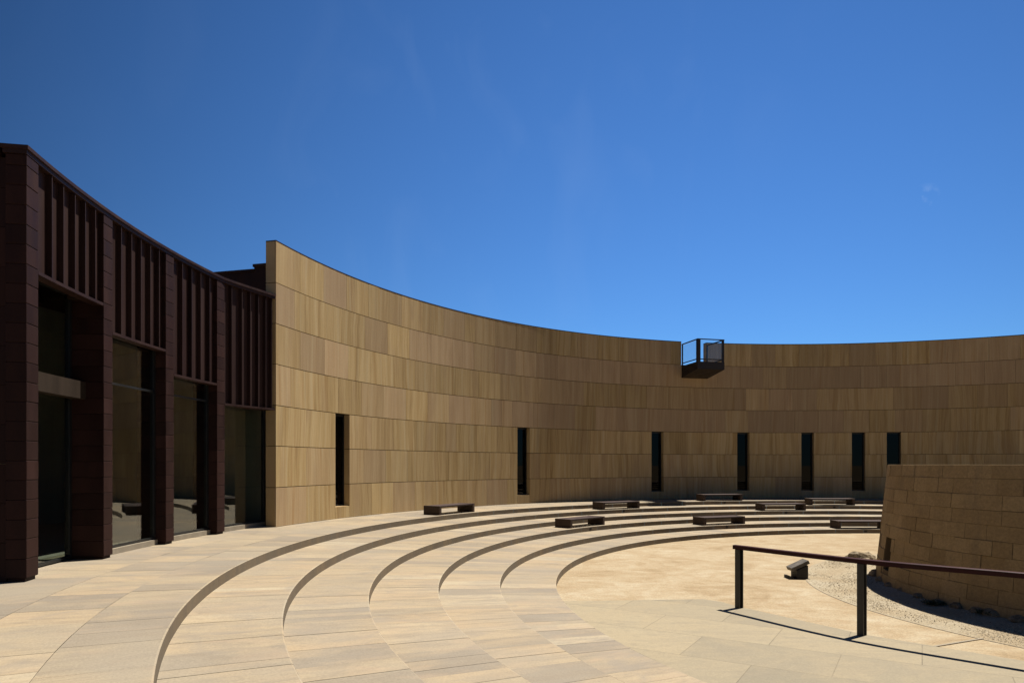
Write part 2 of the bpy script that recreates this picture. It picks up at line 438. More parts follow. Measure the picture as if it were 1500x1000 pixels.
def ring(name, r_in, r_out, z, zb, width, rings=None, a0=-180., a1=180.):
    """a ring of paving: dark bed, riser stones on the inner face and separate stones on top"""
    mb = MB()
    bed = .010
    rings = rings or [(r_in, r_out)]
    for i in range(180):                                   # bed under the stones
        p0 = a0 + (a1 - a0) * i / 180; p1 = a0 + (a1 - a0) * (i + 1) / 180
        mb.face([P(p0, r_in + .02, z - bed), P(p1, r_in + .02, z - bed), P(p1, r_out + .02, z - bed), P(p0, r_out + .02, z - bed)], .5, 0)
    for (q0, q1) in rings:
        p = a0 + rng.uniform(0, 1)
        g = .0022
        end = a1 - .6
        first = abs(q0 - r_in) < 1e-6
        while p < end:
            wdt = width * rng.choice((.55, .8, 1, 1, 1.2, 1.5))
            dp = math.degrees(wdt / q0)
            gd = math.degrees(g / q0)
            rn, tn = rng.random(), stone_tone(-.24 if z == 0. else 0.)
            dz = rng.uniform(-.0015, .0015)
            pe = min(p + dp, a1)
            seg = max(1, int((pe - p) / .9 + .5))
            for k in range(seg):
                s0 = p + gd + (pe - p - 2 * gd) * k / seg; s1 = p + gd + (pe - p - 2 * gd) * (k + 1) / seg
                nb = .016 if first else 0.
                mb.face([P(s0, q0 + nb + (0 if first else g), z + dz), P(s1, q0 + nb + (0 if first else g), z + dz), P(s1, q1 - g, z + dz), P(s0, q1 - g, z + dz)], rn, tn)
                if first:                                   # edge strip, paler for wear and for painted-in sun on its bevel
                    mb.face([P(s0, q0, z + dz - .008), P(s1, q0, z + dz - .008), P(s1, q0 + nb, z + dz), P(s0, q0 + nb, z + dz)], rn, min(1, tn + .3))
            p = pe
    p = a0                                                  # riser stones
    while p < a1:
        dp = math.degrees(rng.choice((.9, 1.1, 1.3)) / r_in); gd = math.degrees(.003 / r_in)
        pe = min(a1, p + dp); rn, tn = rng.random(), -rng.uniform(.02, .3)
        seg = max(1, int((pe - p) / .9 + .5))
        for k in range(seg):
            s0 = p + (pe - p - gd) * k / seg; s1 = p + (pe - p - gd) * (k + 1) / seg
            mb.face([P(s0, r_in + .001, zb), P(s1, r_in + .001, zb), P(s1, r_in, z - .008), P(s0, r_in, z - .008)], rn, tn)
        p = pe
    o = mb.build(name, M['pave'])
    tag(o, kind='structure')
    return o

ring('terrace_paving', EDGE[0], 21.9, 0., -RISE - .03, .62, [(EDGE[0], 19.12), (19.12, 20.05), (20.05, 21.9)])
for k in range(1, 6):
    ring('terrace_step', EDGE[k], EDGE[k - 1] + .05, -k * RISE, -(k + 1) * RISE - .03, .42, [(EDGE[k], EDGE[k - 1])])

# paved walk on the court floor beside the handrail
RAIL = [(4.07, 12.50, 0.195), (5.34, 10.42, 0.225), (6.74, 8.99, 0.24), (8.2, 7.6, 0.24), (9.9, 6.2, .24)]
edge = [(-.6, 12.95), (.93, 13.02), (3.70, 13.22), (3.98, 12.95), (4.14, 12.56), (5.40, 10.47), (6.80, 9.05), (8.26, 7.66), (9.96, 6.26), (14, 3)]
tail = [(14, 0.2), (6, -1), (0, 3), (-2, 8)]
mb = MB()
pts = edge + tail
mb.f.append(list(range(len(pts)))); mb.a.append(.5); mb.b.append(.5)
mb.v += [(x, y, FLOOR + .02) for x, y in pts]
for i in range(len(edge) - 1):
    (x0, y0), (x1, y1) = edge[i], edge[i + 1]
    mb.face([(x0, y0, FLOOR + .02), (x1, y1, FLOOR + .02), (x1, y1, FLOOR - .02), (x0, y0, FLOOR - .02)])
tag(mb.build('paved_walk', M['slab']), kind='structure')

# ------------------------------------------------------------------ big curved wall with slit windows and balcony
ZC = [0., 1.052, 2.155, 3.237, 4.33, 5.41, 6.495, 7.60]
WIN = [(-68.38, -66.39), (-40.88, -38.94), (-19.88, -18.05), (-7.06, -5.30), (1.99, 3.70), (8.71, 10.42), (13.13, 14.90)]
WZ0, WZ1 = .37, 3.237
PH0, PH1 = -76.47, 55.
NOTCH = (-15.35, -11.62)
TH = .30
wall = empty('curved_wall', P(-40, WR, 0))
tag(wall, 'tall curved sandstone wall with narrow slit windows sweeping round the stepped court', 'wall')

core = MB()
def solid(p0, p1, z0, z1): core.arc(p0, p1, WR + .03, WR + TH - .03, z0, z1)
marks = sorted([(a, b, WZ0, WZ1) for a, b in WIN])
cur = PH0 + .09
for a, b, z0, z1 in marks:
    solid(cur, a - .09, -.05, WZ1); solid(a - .09, b + .09, -.05, WZ0 - .03); cur = b + .09
solid(cur, PH1, -.05, WZ1)
solid(PH0 + .09, PH1, WZ1 + .001, ZC[6])
solid(PH0 + .09, NOTCH[0] - .09, ZC[6] + .001, ZC[7] - .03); solid(NOTCH[1] + .09, PH1, ZC[6] + .001, ZC[7] - .03)
core.build('wall_core', M['joint'], wall, origin=P(-40, WR, 0))

clad = MB()
def tone_for(course, phi):
    # courses two and four from the top turn plain grey-brown towards the right; the others stay veined
    t = {6: .38, 5: .62, 4: .42, 3: .60, 2: .15, 1: .28, 0: .40}[course]
    if course in (5, 3) and phi > -45: t += .25
    if course in (5, 3) and phi < -55: t -= .3
    if course == 3 and phi > 6: t -= .55
    if course == 4 and -22 < phi < 3: t += .25
    return min(1, max(0, t + rng.gauss(0, .17)))
GH, GV = .009, .0022
pw = math.degrees(1.165 / WR)
def panel(p0, p1, z0, z1, rn, tn, jit=0.):
    g = math.degrees((GV if rng.random() < .75 else .005) / WR)
    clad.arc(p0 + g, p1 - g, WR + jit, WR + .035, z0 + GH, z1 - GH, seg=max(1, int((p1 - p0) / 1.1 + .5)), rnd=rn, tone=tn)
for cidx in range(7):
    z0, z1 = ZC[cidx], ZC[cidx + 1]
    cuts = [PH0 + .0, PH1]
    if cidx <= 2:
        for a, b in WIN: cuts += [a, b]
    if cidx == 6: cuts += list(NOTCH)
    cuts = sorted(cuts)
    for s0, s1 in zip(cuts[:-1], cuts[1:]):
        iswin = cidx <= 2 and any(abs(s0 - a) < 1e-6 for a, b in WIN)
        if cidx == 6 and abs(s0 - NOTCH[0]) < 1e-6: continue
        if iswin:
            if cidx == 0: panel(s0, s1, z0, WZ0, rng.random(), tone_for(0, s0))
            continue
        nP = max(1, round((s1 - s0) / pw)); step = (s1 - s0) / nP
        run = rng.random()
        i = 0; q = s0
        offs = rng.uniform(.25, .9) if (nP > 3 and cidx % 2) else 1.
        while q < s1 - 1e-6:
            wd = step * (offs if i == 0 else 1.)
            if rng.random() < .10: wd *= .5
            e = q + wd
            if e > s1 - step * .3: e = s1
            if rng.random() < .45: run = rng.random()
            panel(q, e, z0, z1, min(1, max(0, run + rng.gauss(0, .14))), tone_for(cidx, q), rng.uniform(-.0015, .0015))
            q = e; i += 1
# end face of the wall, its own courses; and the outer face
for cidx in range(7):
    z0, z1 = ZC[cidx], ZC[cidx + 1]
    clad.arc(PH0, PH0 + .085, WR + .0352, WR + TH, z0 + GH, z1 - GH, 1, rng.random(), .45)
    p = PH0 + .09
    while p < PH1:
        e = min(PH1, p + pw * 2)
        if not (cidx == 6 and (NOTCH[0] - 4 < p < NOTCH[1] + 1)):
            if cidx > 2 or not any(p < b and e > a for a, b in WIN):
                clad.arc(p + .01, e - .01, WR + TH - .029, WR + TH, z0 + GH, z1 - GH, 3, rng.random(), .45)
        p = e
# reveals of the slit windows
for a, b in WIN:
    for (q0, q1) in ((a - .088, a), (b, b + .088)):
        for c0, c1 in ((WZ0, ZC[1]), (ZC[1], ZC[2]), (ZC[2], WZ1)):
            clad.arc(q0, q1, WR + .0352, WR + TH, c0 + (0 if c0 == WZ0 else GH), c1 - GH, 1, rng.random(), .35)
    clad.arc(a - .088, b + .088, WR + .0352, WR + TH, WZ0 - .0295, WZ0 - .0005, 2, .7, .5)
for q0, q1 in ((NOTCH[0] - .088, NOTCH[0]), (NOTCH[1], NOTCH[1] + .088)):
    clad.arc(q0, q1, WR + .0352, WR + TH, ZC[6] + GH, ZC[7] - GH, 1, .5, .5)
clad.build('stone_cladding', M['clad'], wall, origin=P(-40, WR, 0))
cop = MB()
for q0, q1 in ((PH0, NOTCH[0]), (NOTCH[1], PH1)):
    cop.arc(q0, q1, WR - .004, WR + TH + .004, ZC[7] - .006, ZC[7] + .022)
cop.build('coping', M['copper_sheet'], wall, origin=P(-40, WR, 0))

for a, b in WIN:
    mid = P((a + b) / 2, WR + .25, WZ0)
    fr = MB()
    fw = math.degrees(.045 / WR)
    for q0, q1 in ((a, a + fw), (b - fw, b)): fr.arc(q0, q1, WR + .205, WR + .29, WZ0, WZ1 - GH, 1)
    fr.arc(a + fw, b - fw, WR + .206, WR + .289, WZ0, WZ0 + .05, 1); fr.arc(a + fw, b - fw, WR + .206, WR + .289, WZ1 - .07, WZ1 - GH, 1)
    f = fr.build('window', M['frame'], wall, origin=mid)
    gp = MB(); gp.arc(a + fw, b - fw, WR + .235, WR + .245, WZ0 + .05, WZ1 - .07, 1)
    gp.build('pane', M['slit'], f, origin=mid)
    bk = MB()                                                # the dark room behind
    bk.arc(a - .4, b + .4, WR + TH + .30, WR + TH + .33, WZ0 - .1, WZ1 + .1, 1)
    bk.arc(a - .4, a - .3, WR + TH + .001, WR + TH + .30, WZ0 - .1, WZ1 + .1, 1); bk.arc(b + .3, b + .4, WR + TH + .001, WR + TH + .30, WZ0 - .1, WZ1 + .1, 1)
    bk.arc(a - .3, b + .3, WR + TH + .001, WR + TH + .30, WZ1 + .05, WZ1 + .1, 1); bk.arc(a - .3, b + .3, WR + TH + .001, WR + TH + .30, WZ0 - .1, WZ0 - .05, 1)
    bk.build('shaft', M['dark'], f, origin=mid)

# balcony: tapered slab, posts, rails and glass
BN0, BN1 = -15.30, -11.45
BP = 1.58
BZ = 6.43
pc = (BN0 + BN1) / 2
ca, sa = cos(R_(pc)), sin(R_(pc))
bc = P(pc, WR, BZ)
def BL(t, o_, zz):
    """balcony axes: t along the wall (to the right), o_ out from the wall into the court, zz up"""
    return Vector((bc[0] + t * ca - o_ * sa, bc[1] - t * sa - o_ * ca, BZ + zz))
hw = .69
def bbox(mb, t0, t1, o0, o1, z0, z1, z0b=None):
    z0b = z0 if z0b is None else z0b                         # underside height at the wall (o0)
    bot = [BL(t0, o1, z0), BL(t1, o1, z0), BL(t1, o0, z0b), BL(t0, o0, z0b)]
    top = [BL(t0, o1, z1), BL(t1, o1, z1), BL(t1, o0, z1), BL(t0, o0, z1)]
    mb.hexa(bot, top)
mb = MB(); bbox(mb, -hw, hw, -.015, BP, -.34, 0, -.58)
slab = mb.build('balcony', M['iron'], wall, origin=tuple(BL(0, 0, 0)))
T = .05
for (t, o_, wdt) in ((-hw + .03, .04, .05), (hw - .03, .04, .05), (-hw + .08, BP - .08, .15), (hw - .05, BP - .06, .09)):
    mb = MB(); bbox(mb, t - wdt / 2, t + wdt / 2, o_ - wdt / 2, o_ + wdt / 2, .001, 1.02); mb.build('post', M['iron'], slab, origin=tuple(BL(t, o_, 0)))
mb = MB()
bbox(mb, -hw, -hw + .06, 0, BP, 1.021, 1.065); bbox(mb, hw - .06, hw, 0, BP, 1.021, 1.065); bbox(mb, -hw + .06, hw - .06, BP - .06, BP, 1.022, 1.064)
mb.build('top_rail', M['iron'], slab, origin=tuple(BL(0, 0, 1.02)))
mb = MB()
bbox(mb, -hw + .015, -hw + .045, .066, BP - .11, .10, .145); bbox(mb, hw - .06, hw - .03, .066, BP - .10, .10, .145); bbox(mb, -hw + .11, hw - .09, BP - .075, BP - .045, .10, .145)
mb.build('bottom_rail', M['iron'], slab, origin=tuple(BL(0, 0, .1)))
for args in ((-hw + .025, -hw + .035, .07, BP - .12), (hw - .05, hw - .04, .07, BP - .11), (-hw + .12, hw - .10, BP - .065, BP - .055)):
    mb = MB(); bbox(mb, args[0], args[1], args[2], args[3], .146, .99); mb.build('glass_panel', M['clear'], slab, origin=tuple(BL(0, 0, .15)))

# ------------------------------------------------------------------ dark metal pavilion on the left
FR = 20.82
PIL = [(-100.20, -99.30), (-93.82, -93.00), (-87.74, -86.90), (-82.10, -81.22)]
END = -75.45
TOPZ = 6.05
pav = empty('pavilion', P(-88, FR, 0))
tag(pav, 'dark brown metal clad pavilion with tall shop windows beside the stone wall end', 'building')
PO = P(-88, FR, 0)
for (a, b) in PIL:
    mb = MB(); depth = .27 if a < -99 else .62
    mb.arc(a + .03, b - .03, FR + .01, FR + depth - .01, .05, TOPZ - .001, 1, .5)
    mb.arc(a + .06, b - .06, FR + .03, FR + depth - .02, 0., .049, 1, .1)
    z = .05; h = .278
    while z < TOPZ - .02:
        e = min(TOPZ - .002, z + h)
        j = rng.uniform(-.002, .002)
        mb.arc(a, b, FR + j, FR + depth, z + .005, e - .005, 1, rng.random())
        z = e
    mb.build('pillar', M['copper'], pav, origin=P(a, FR, 0), bevel=.006)
BAYS = [(PIL[0][1], PIL[1][0], 4.44, 21.40), (PIL[1][1], PIL[2][0], 4.00, 21.08), (PIL[2][1], PIL[3][0], 3.54, 21.08), (PIL[3][1], END, 3.10, 21.08)]
FINS = [(-98.19, -97.25, -96.29, -95.41, -94.52), (-92.14, -91.15, -90.23, -89.28, -88.40), (-85.93, -84.92, -83.92, -82.91), (-80.55, -79.62, -78.85, -78.10, -77.38, -76.80)]
fd = math.degrees(.009 / FR)
for (a, b, pz, gr), fins in zip(BAYS, FINS):
    mid = (a + b) / 2
    mb = MB()
    last = a > -82; bb = PH0 - .03 if last else b; W_ = .345 if last else 0.
    mb.arc(a + .01, bb - .01, FR + .09, FR + .12, pz + .05, TOPZ - .001, rnd=.5, w0=W_, w1=W_)
    for f in fins: mb.arc(f - fd, f + fd, FR + .005, FR + .0895, pz + .052, TOPZ - .002, 1, rng.random(), w0=W_, w1=W_)
    mb.arc(a + .012, bb - .012, FR + .002, FR + .19, pz, pz + .0495, rnd=.6, w0=W_)
    mb.build('seamed_panel', M['copper_sheet'], pav, origin=P(mid, FR, pz))
    # window under the panel
    fr = MB(); fw = math.degrees(.05 / gr)
    zb = .11 if gr < 21.3 else .02
    for q0, q1 in ((a - .03, a + fw), (b - fw, b + .03)): fr.arc(q0, q1, gr - .04, gr + .05, zb, pz - .001 if gr < 21.01 else pz + .2, 1)
    fr.arc(a + fw, b - fw, gr - .039, gr + .049, zb, zb + .05, 3)
    fr.arc(a + fw, b - fw, gr - .039, gr + .049, pz + .15, pz + .2, 3)
    if 3.16 < pz - .3 and gr < 21.3: fr.arc(a + fw, b - fw, gr - .025, gr + .04, 3.15, 3.19, 3)
    wn = fr.build('window', M['frame'], pav, origin=P(mid, gr, 0))
    gp = MB(); gp.arc(a + fw, b - fw, gr - .005, gr + .005, zb + .05, pz + .15, 1)
    gp.build('pane', M['glass'], wn, origin=P(mid, gr, 0))
    if gr < 21.3:
        sb = MB(); sb.arc(a + .02, b - .02, FR + .17, gr + .08, 0., zb - .001)
        sb.build('sill', M['sill'], wn, origin=P(mid, gr, 0))
    # wall above the glass
    hb = MB(); hb.arc(a - .06, b + .06, FR + .192, gr + .06, pz + .201, TOPZ - .003)
    hb.build('head_panel', M['copper'], pav, origin=P(mid, FR, pz))
a, b = BAYS[0][0], BAYS[0][1]
mb = MB(); mb.arc(a - .2, b + .02, FR + .30, FR + .52, 2.80, 3.10, rnd=.5)
mb.build('door_lintel', M['beam'], pav, origin=P((a + b) / 2, FR, 2.8))
mb = MB(); mb.arc(b - .35, b - .01, FR + .21, FR + .55, 4.53, 4.64, 1)
mb.build('head_block', M['beam'], pav, origin=P(b, FR, 4.5))
mb = MB()
for i_ in range(24):
    c0 = PIL[0][0] - .04; c1 = PH0 - .04; q0 = c0 + (c1 - c0) * i_ / 24; q1 = c0 + (c1 - c0) * (i_ + 1) / 24
    mb.arc(q0, q1, FR - .008, FR + .30, TOPZ, TOPZ + .065, rnd=.35, w0=.345)
    mb.arc(q0 - (.04 if i_ == 0 else 0), q1, FR - .03, FR + .33, TOPZ + .0655, TOPZ + .12, rnd=.9, w0=.345)
mb.arc(PH0 - .0399, END + .22, FR + .05, FR + .30, TOPZ, TOPZ + .065, rnd=.35)
mb.arc(PH0 - .0399, END + .22, FR + .05, FR + .33, TOPZ + .0655, TOPZ + .12, rnd=.9)
mb.build('cornice', M['copper_sheet'], pav, origin=P(-88, FR, TOPZ))
mb = MB()
mb.arc(PIL[0][0] - .06, END + .95, FR + .331, FR + 6.6, TOPZ - .06, TOPZ + .10, rnd=.4)
mb.build('roof', M['copper'], pav, origin=P(-88, FR + 3, TOPZ))
mb = MB()
z = .0
while z < TOPZ - .1:
    e = min(TOPZ - .061, z + .556); mb.arc(PIL[0][0] + .05, PIL[0][1] - .004, FR + .2705, FR + 6.6, z + .003, e - .003, 1, rng.random()); z = e
mb.build('end_wall', M['copper'], pav, origin=P(PIL[0][0], FR + 3, 0))
mb = MB()
mb.arc(PIL[0][1] + .001, END + .36, FR + 6.3, FR + 6.6, -.02, TOPZ - .061)
mb.arc(END + .35, END + .9, FR + .30, FR + 6.6, -.02, TOPZ - .061)
mb.build('interior_wall', M['dark'], pav, origin=P(-88, FR + 6, 0))
mb = MB(); mb.arc(PIL[0][1] + .001, END + .34, 21.903, FR + 6.29, -.02, .012)
mb.build('interior_floor', M['floor_in'], pav, origin=P(-88, FR + 3, 0))

# dark block rising behind the wall end
rb = empty('rear_building', (-10, 25, 0))
tag(rb, 'dark brown flat roofed block rising behind the end of the stone wall', 'building')
dx, dy = (-9.30 + 11.37), (24.74 - 25.27); L = hypot(dx, dy); dx /= L; dy /= L
def RB(s, t, z): return (-9.33 + s * dx + t * dy * -1, 24.75 + s * dy + t * dx, z)
def rbox(mb, s0, s1, t0, t1, z0, z1, rnd=.5):
    mb.hexa([RB(s0, t0, z0), RB(s1, t0, z0), RB(s1, t1, z0), RB(s0, t1, z0)], [RB(s0, t0, z1), RB(s1, t0, z1), RB(s1, t1, z1), RB(s0, t1, z1)], rnd)
mb = MB(); rbox(mb, -3.6, .0, 0, 5, -.03, 8.66); rbox(mb, .001, 1.3, -.03, 5, -.03, 8.80); mb.build('block_wall', M['copper'], rb, origin=(-10, 25, 0))
mb = MB(); rbox(mb, -3.65, -.001, -.05, 5.05, 8.661, 8.74, .8); rbox(mb, -.03, 1.35, -.08, 5.05, 8.801, 8.90, .8); mb.build('roof_edge', M['copper_sheet'], rb, origin=(-10, 25, 8.6))

# ------------------------------------------------------------------ round stone tower on the court floor
TB, TT, TZ0, TZ1 = 5.76, 5.50, FLOOR, 1.66
tw = empty('round_tower', (CX, CY, FLOOR))
tag(tw, 'squat round tower base of weathered limestone blocks tapering towards its top', 'tower')
def tr(z): return TB + (TT - TB) * (z - TZ0) / (TZ1 - TZ0)
NI = (-118.0 + 360, 0)
def ray_phi(px, r):
    u = (px - 750) / 1000; a = u * u + 1; b = -2 * (u * CX + CY); c = CX * CX + CY * CY - r * r
    d = (-b - sqrt(b * b - 4 * a * c)) / 2 / a
    return math.degrees(atan2(u * d - CX, d - CY))
N0, N1 = ray_phi(1296.5, 5.67), ray_phi(1307.5, 5.64)
if N0 > N1: N0, N1 = N1, N0
NZ0, NZ1 = -.62, .13
core = MB()
def tcore(p0, p1, z0, z1): core.arc(p0, p1, tr(z0) - .85, tr(z0) - .018, z0, z1, r0t=tr(z1) - .85, r1t=tr(z1) - .018)
tcore(-180, N0, TZ0 - .1, TZ1 - .03); tcore(N1, 180, TZ0 - .1, TZ1 - .03); tcore(N0, N1, TZ0 - .1, NZ0); tcore(N0, N1, NZ1, TZ1 - .03)
core.arc(-180, 180, .05, TT - .84, TZ1 - .9, TZ1 - .6, seg=48)
nb_ = MB(); nb_.arc(N0 - .02, N1 + .02, tr(0) - .36, tr(0) - .30, NZ0 - .02, NZ1 + .02)
nb_.build('niche_shade_back', M['joint'], tw, origin=(CX, CY, FLOOR))  # dark sheet, its mortar colour paints in the shade inside the niche
core.build('tower_core', M['tmortar'], tw, origin=(CX, CY, FLOOR))
blk = MB()
z = TZ0 - .02
ci = 0
while z < TZ1 - .01:
    h = rng.choice((.24, .255, .265, .28)); e = z + h
    if e > TZ1 - .15: e = TZ1
    p = -180 + rng.uniform(0, 6)
    st = p
    while p < st + 360 - .01:
        wd = rng.uniform(.34, .60); q = min(st + 360, p + math.degrees(wd / tr(z)))
        if st + 360 - q < 3: q = st + 360
        gg = math.degrees(rng.choice((.0008, .001, .0012, .004)) / 5.6)
        spans = [(p, q)]
        pa = (p + 180) % 360 - 180; qa = pa + (q - p)
        if z < NZ1 - .05 and e > NZ0 + .05 and qa > N0 and pa < N1:
            spans = [s for s in ((pa, N0), (N1, qa)) if s[1] - s[0] > .6]
        rn = rng.random()
        for (s0, s1) in spans:
            j = rng.gauss(0, .005) - (.012 if rng.random() < .12 else 0) * (1.0 if z < .6 else .4)
            t0, t1 = (rng.uniform(0, .004) + (.007 if rng.random() < .08 else 0) for _ in range(2))
            blk.arc(s0 + gg, s1 - gg, tr(z) - .06, tr(z) + j, z + .0008 + t0 * .6, e - .0008 - t1 * .6, r0t=tr(e) - .06, r1t=tr(e) + j, rnd=rn)
        p = q
    z = e; ci += 1
o = blk.build('stone_blocks', M['tower'], tw, origin=(CX, CY, FLOOR), bevel=.003)
capm = MB(); capm.arc(-180, 180, TT - .86, TT - .061, TZ1 - .029, TZ1 - .004, seg=72)
capm.build('wall_top', M['tower'], tw, origin=(CX, CY, TZ1))

# gravel bed round the tower, a low mound against its foot, with loose pebbles on it
mb = MB()
def gz(r): return FLOOR + .006 + .06 * max(0, (6.6 - r)) / .9
rr = [7.26, 7.0, 6.7, 6.4, 6.1, 5.8, 5.6]
for i in range(180):
    a0, a1 = 2. * i, 2. * (i + 1)
    for r0, r1 in zip(rr[1:], rr[:-1]):
        mb.face([P(a0, r0, gz(r0)), P(a1, r0, gz(r0)), P(a1, r1, gz(r1)), P(a0, r1, gz(r1))])
tag(mb.build('gravel_bed', M['gravel']), kind='stuff')
mb = MB()
for i in range(34000):
    p = rng.uniform(-190, -40); r = sqrt(rng.uniform(5.75 ** 2, 7.2 ** 2)); s = rng.uniform(.008, .019)
    from mathutils import noise as mn_
    x, y, zz = P(p, r, gz(r))
    if mn_.noise((x * 1.1, y * 1.1, 2.)) + .25 < rng.random() * .8: continue
    th = rng.uniform(0, pi); fl = rng.uniform(.4, .8)
    n0 = len(mb.v)
    for k in range(5):
        a = th + k * 2 * pi / 5; q = s * rng.uniform(.7, 1.2); mb.v.append((x + q * cos(a), y + q * sin(a), zz - .002))
    mb.v.append((x + rng.uniform(-.3, .3) * s, y + rng.uniform(-.3, .3) * s, zz + s * fl * 1.3))
    rn = rng.random()
    for k in range(5): mb.f.append([n0 + k, n0 + (k + 1) % 5, n0 + 5]); mb.a.append(rn); mb.b.append(.5)
tag(mb.build('gravel', M['pebble']), kind='stuff')
mb = MB()
mb.arc(-200, -30, 7.26, 7.275, FLOOR - .02, FLOOR + .007, seg=120, rnd=.3)
tag(mb.build('gravel_edging', M['sill']), kind='structure')

mb = MB()                                                    # short kerb between the walk and the gravel
q0, q1 = Vector((6.02, 9.80, 0)), Vector((7.08, 10.27, 0)); dd = (q1 - q0).normalized(); nn_ = Vector((-dd.y, dd.x, 0)) * .018
mb.hexa([q0 - nn_ + Vector((0, 0, FLOOR - .02)), q1 - nn_ + Vector((0, 0, FLOOR - .02)), q1 + nn_ + Vector((0, 0, FLOOR - .02)), q0 + nn_ + Vector((0, 0, FLOOR - .02))],
        [q0 - nn_ + Vector((0, 0, FLOOR + .014)), q1 - nn_ + Vector((0, 0, FLOOR + .014)), q1 + nn_ + Vector((0, 0, FLOOR + .014)), q0 + nn_ + Vector((0, 0, FLOOR + .014))], .6)
tag(mb.build('kerb', M['sill']), kind='structure')

# ------------------------------------------------------------------ rocks at the foot of the tower
def rock(sx, sy, sz, seed, name='boulder', sub=3):
    import bmesh
    from mathutils import noise as mn
    bm = bmesh.new(); bmesh.ops.create_icosphere(bm, subdivisions=sub, radius=1)
    for v in bm.verts:
        c = v.co.normalized()
        d = 1 + .28 * mn.noise(c * 1.3 + Vector((seed * 3.1, 0, 0))) + .16 * mn.noise(c * 3.2 + Vector((0, seed * 1.7, 0))) + .07 * mn.noise(c * 8 + Vector((seed, seed, 0)))
        v.co = Vector((c.x * sx * d, c.y * sy * d, max(-.25, c.z * d) * sz))
    me = bpy.data.meshes.new(name); bm.to_mesh(me); bm.free(); me.materials.append(M['rock'])
    return me
def place_rock(name, px, py, sx, sy, sz, seed, label, group=None, rz=0.):
    d = 1000 * (EYE - FLOOR) / (py - 680.1); x = (px - 750) / 1000 * d
    o = bpy.data.objects.new(name, rock(sx, sy, sz, seed, name)); COL.objects.link(o)
    r = hypot(x - CX, d - CY)
    o.location = (x, d, gz(r) if r < 7.2 else FLOOR); o.rotation_euler = (0, 0, rz)
    return tag(o, label, 'rock', group)

# ------------------------------------------------------------------ benches
def bench():
    t = empty('bench', (0, 0, 0))
    Lh, W, H, E = .985, .68, .30, .11
    for s in (-1, 1):
        mb = MB(); x0, x1 = (s * Lh, s * (Lh - E)) if s < 0 else (Lh - E, Lh)
        mb.box(x0, x1, 0, W, 0, H, rnd=.4 + .2 * s); mb.build('end_block', M['bench'], t, bevel=.006)
    mb = MB(); nS = 9; wS = W / nS
    for i in range(nS): mb.box(-Lh + E + .003, Lh - E - .003, i * wS + .005, (i + 1) * wS - .005, H - .052, H - .006, rnd=rng.random())
    mb.build('seat_slats', M['bench_top'], t, bevel=.004)
    mb = MB()
    mb.box(-Lh + E + .01, Lh - E - .01, W / 2 - .05, W / 2 + .05, H - .085, H - .053)
    mb.build('seat_bearer', M['iron'], t)
    return t
def ray_far(px, r):
    u = (px - 750) / 1000; a = u * u + 1; b = -2 * (u * CX + CY); c = CX * CX + CY * CY - r * r
    d = (-b + sqrt(b * b - 4 * a * c)) / 2 / a
    return math.degrees(atan2(u * d - CX, d - CY))
BEN = [(0, 643.5, 697.5, 'dark slatted bench on the top terrace nearest the first slit window'),
       (1, 881, 941, 'dark slatted bench on the second step, partly hidden below the balcony shadow'),
       (3, 836, 888, 'dark slatted bench on the fourth step, nearest of those left of the balcony'),
       (0, 1030, 1089, 'dark slatted bench on the top terrace below the balcony'),
       (2, 1117, 1182, 'dark slatted bench on the third step between the two benches behind it'),
       (4, 1031, 1094, 'dark slatted bench on the fifth step, just above the sand and beyond the handrail end'),
       (1, 1187, 1253.5, 'dark slatted bench on the second step under the fifth and sixth slit windows'),
       (5, 1233, 1299, 'dark slatted bench on the lowest step, its far end hidden by the round tower')]
BEN[1] = (1, 881, 941, 'dark slatted bench on the second step, just left of the shadow cast by the balcony')
proto = bench()
def copy_thing(o):
    c = o.copy(); COL.objects.link(c)
    for ch in [x for x in o.children]:
        d = ch.copy(); COL.objects.link(d); d.parent = c
    return c
things = [proto] + [copy_thing(proto) for _ in BEN[1:]]
lamps = []
for t, (k, xa, xb, lab) in zip(things, BEN):
    r = EDGE[k] + .07
    p0, p1 = ray_far(xa, r), ray_far(xb, r)
    p = (p0 + p1) / 2
    x, y, _ = P(p, r)
    t.location = (x, y, -k * RISE); t.rotation_euler = (0, 0, -R_(p))
    tag(t, lab, 'bench', 'low benches set out on the curved steps')
    lamps.append((k, p + (p1 - p0) * .02, lab))
LAMP = {}
for (k, xa, xb, lab), txt in zip(BEN[1:], ('left of the balcony shadow on the second step', 'nearest on the fourth step', 'under the balcony on the top terrace', 'on the third step', 'just above the sand on the fifth step', 'under the fifth and sixth slit windows', 'half hidden by the round tower')):
    LAMP[lab] = 'small dark riser lamp under the bench ' + txt
for k, p, lab in lamps[1:]:
    mb = MB(); dp = math.degrees(.05 / EDGE[k])
    mb.arc(p - dp, p + dp, EDGE[k] - .012, EDGE[k] + .004, -k * RISE - .115, -k * RISE - .045, 1)
    mb.arc(p - dp * .7, p + dp * .7, EDGE[k] - .02, EDGE[k] - .0121, -k * RISE - .10, -k * RISE - .06, 1, .1)
    o = mb.build('step_light', M['lamp'], origin=P(p, EDGE[k], -k * RISE - .08))
    tag(o, LAMP[lab], 'step light', 'lamps set in the risers below the benches')

# ------------------------------------------------------------------ handrail
hr = empty('handrail', (RAIL[0][0], RAIL[0][1], FLOOR))
tag(hr, 'dark red steel handrail on square posts along the edge of the paved walk', 'handrail')
HO = (RAIL[0][0], RAIL[0][1], FLOOR)
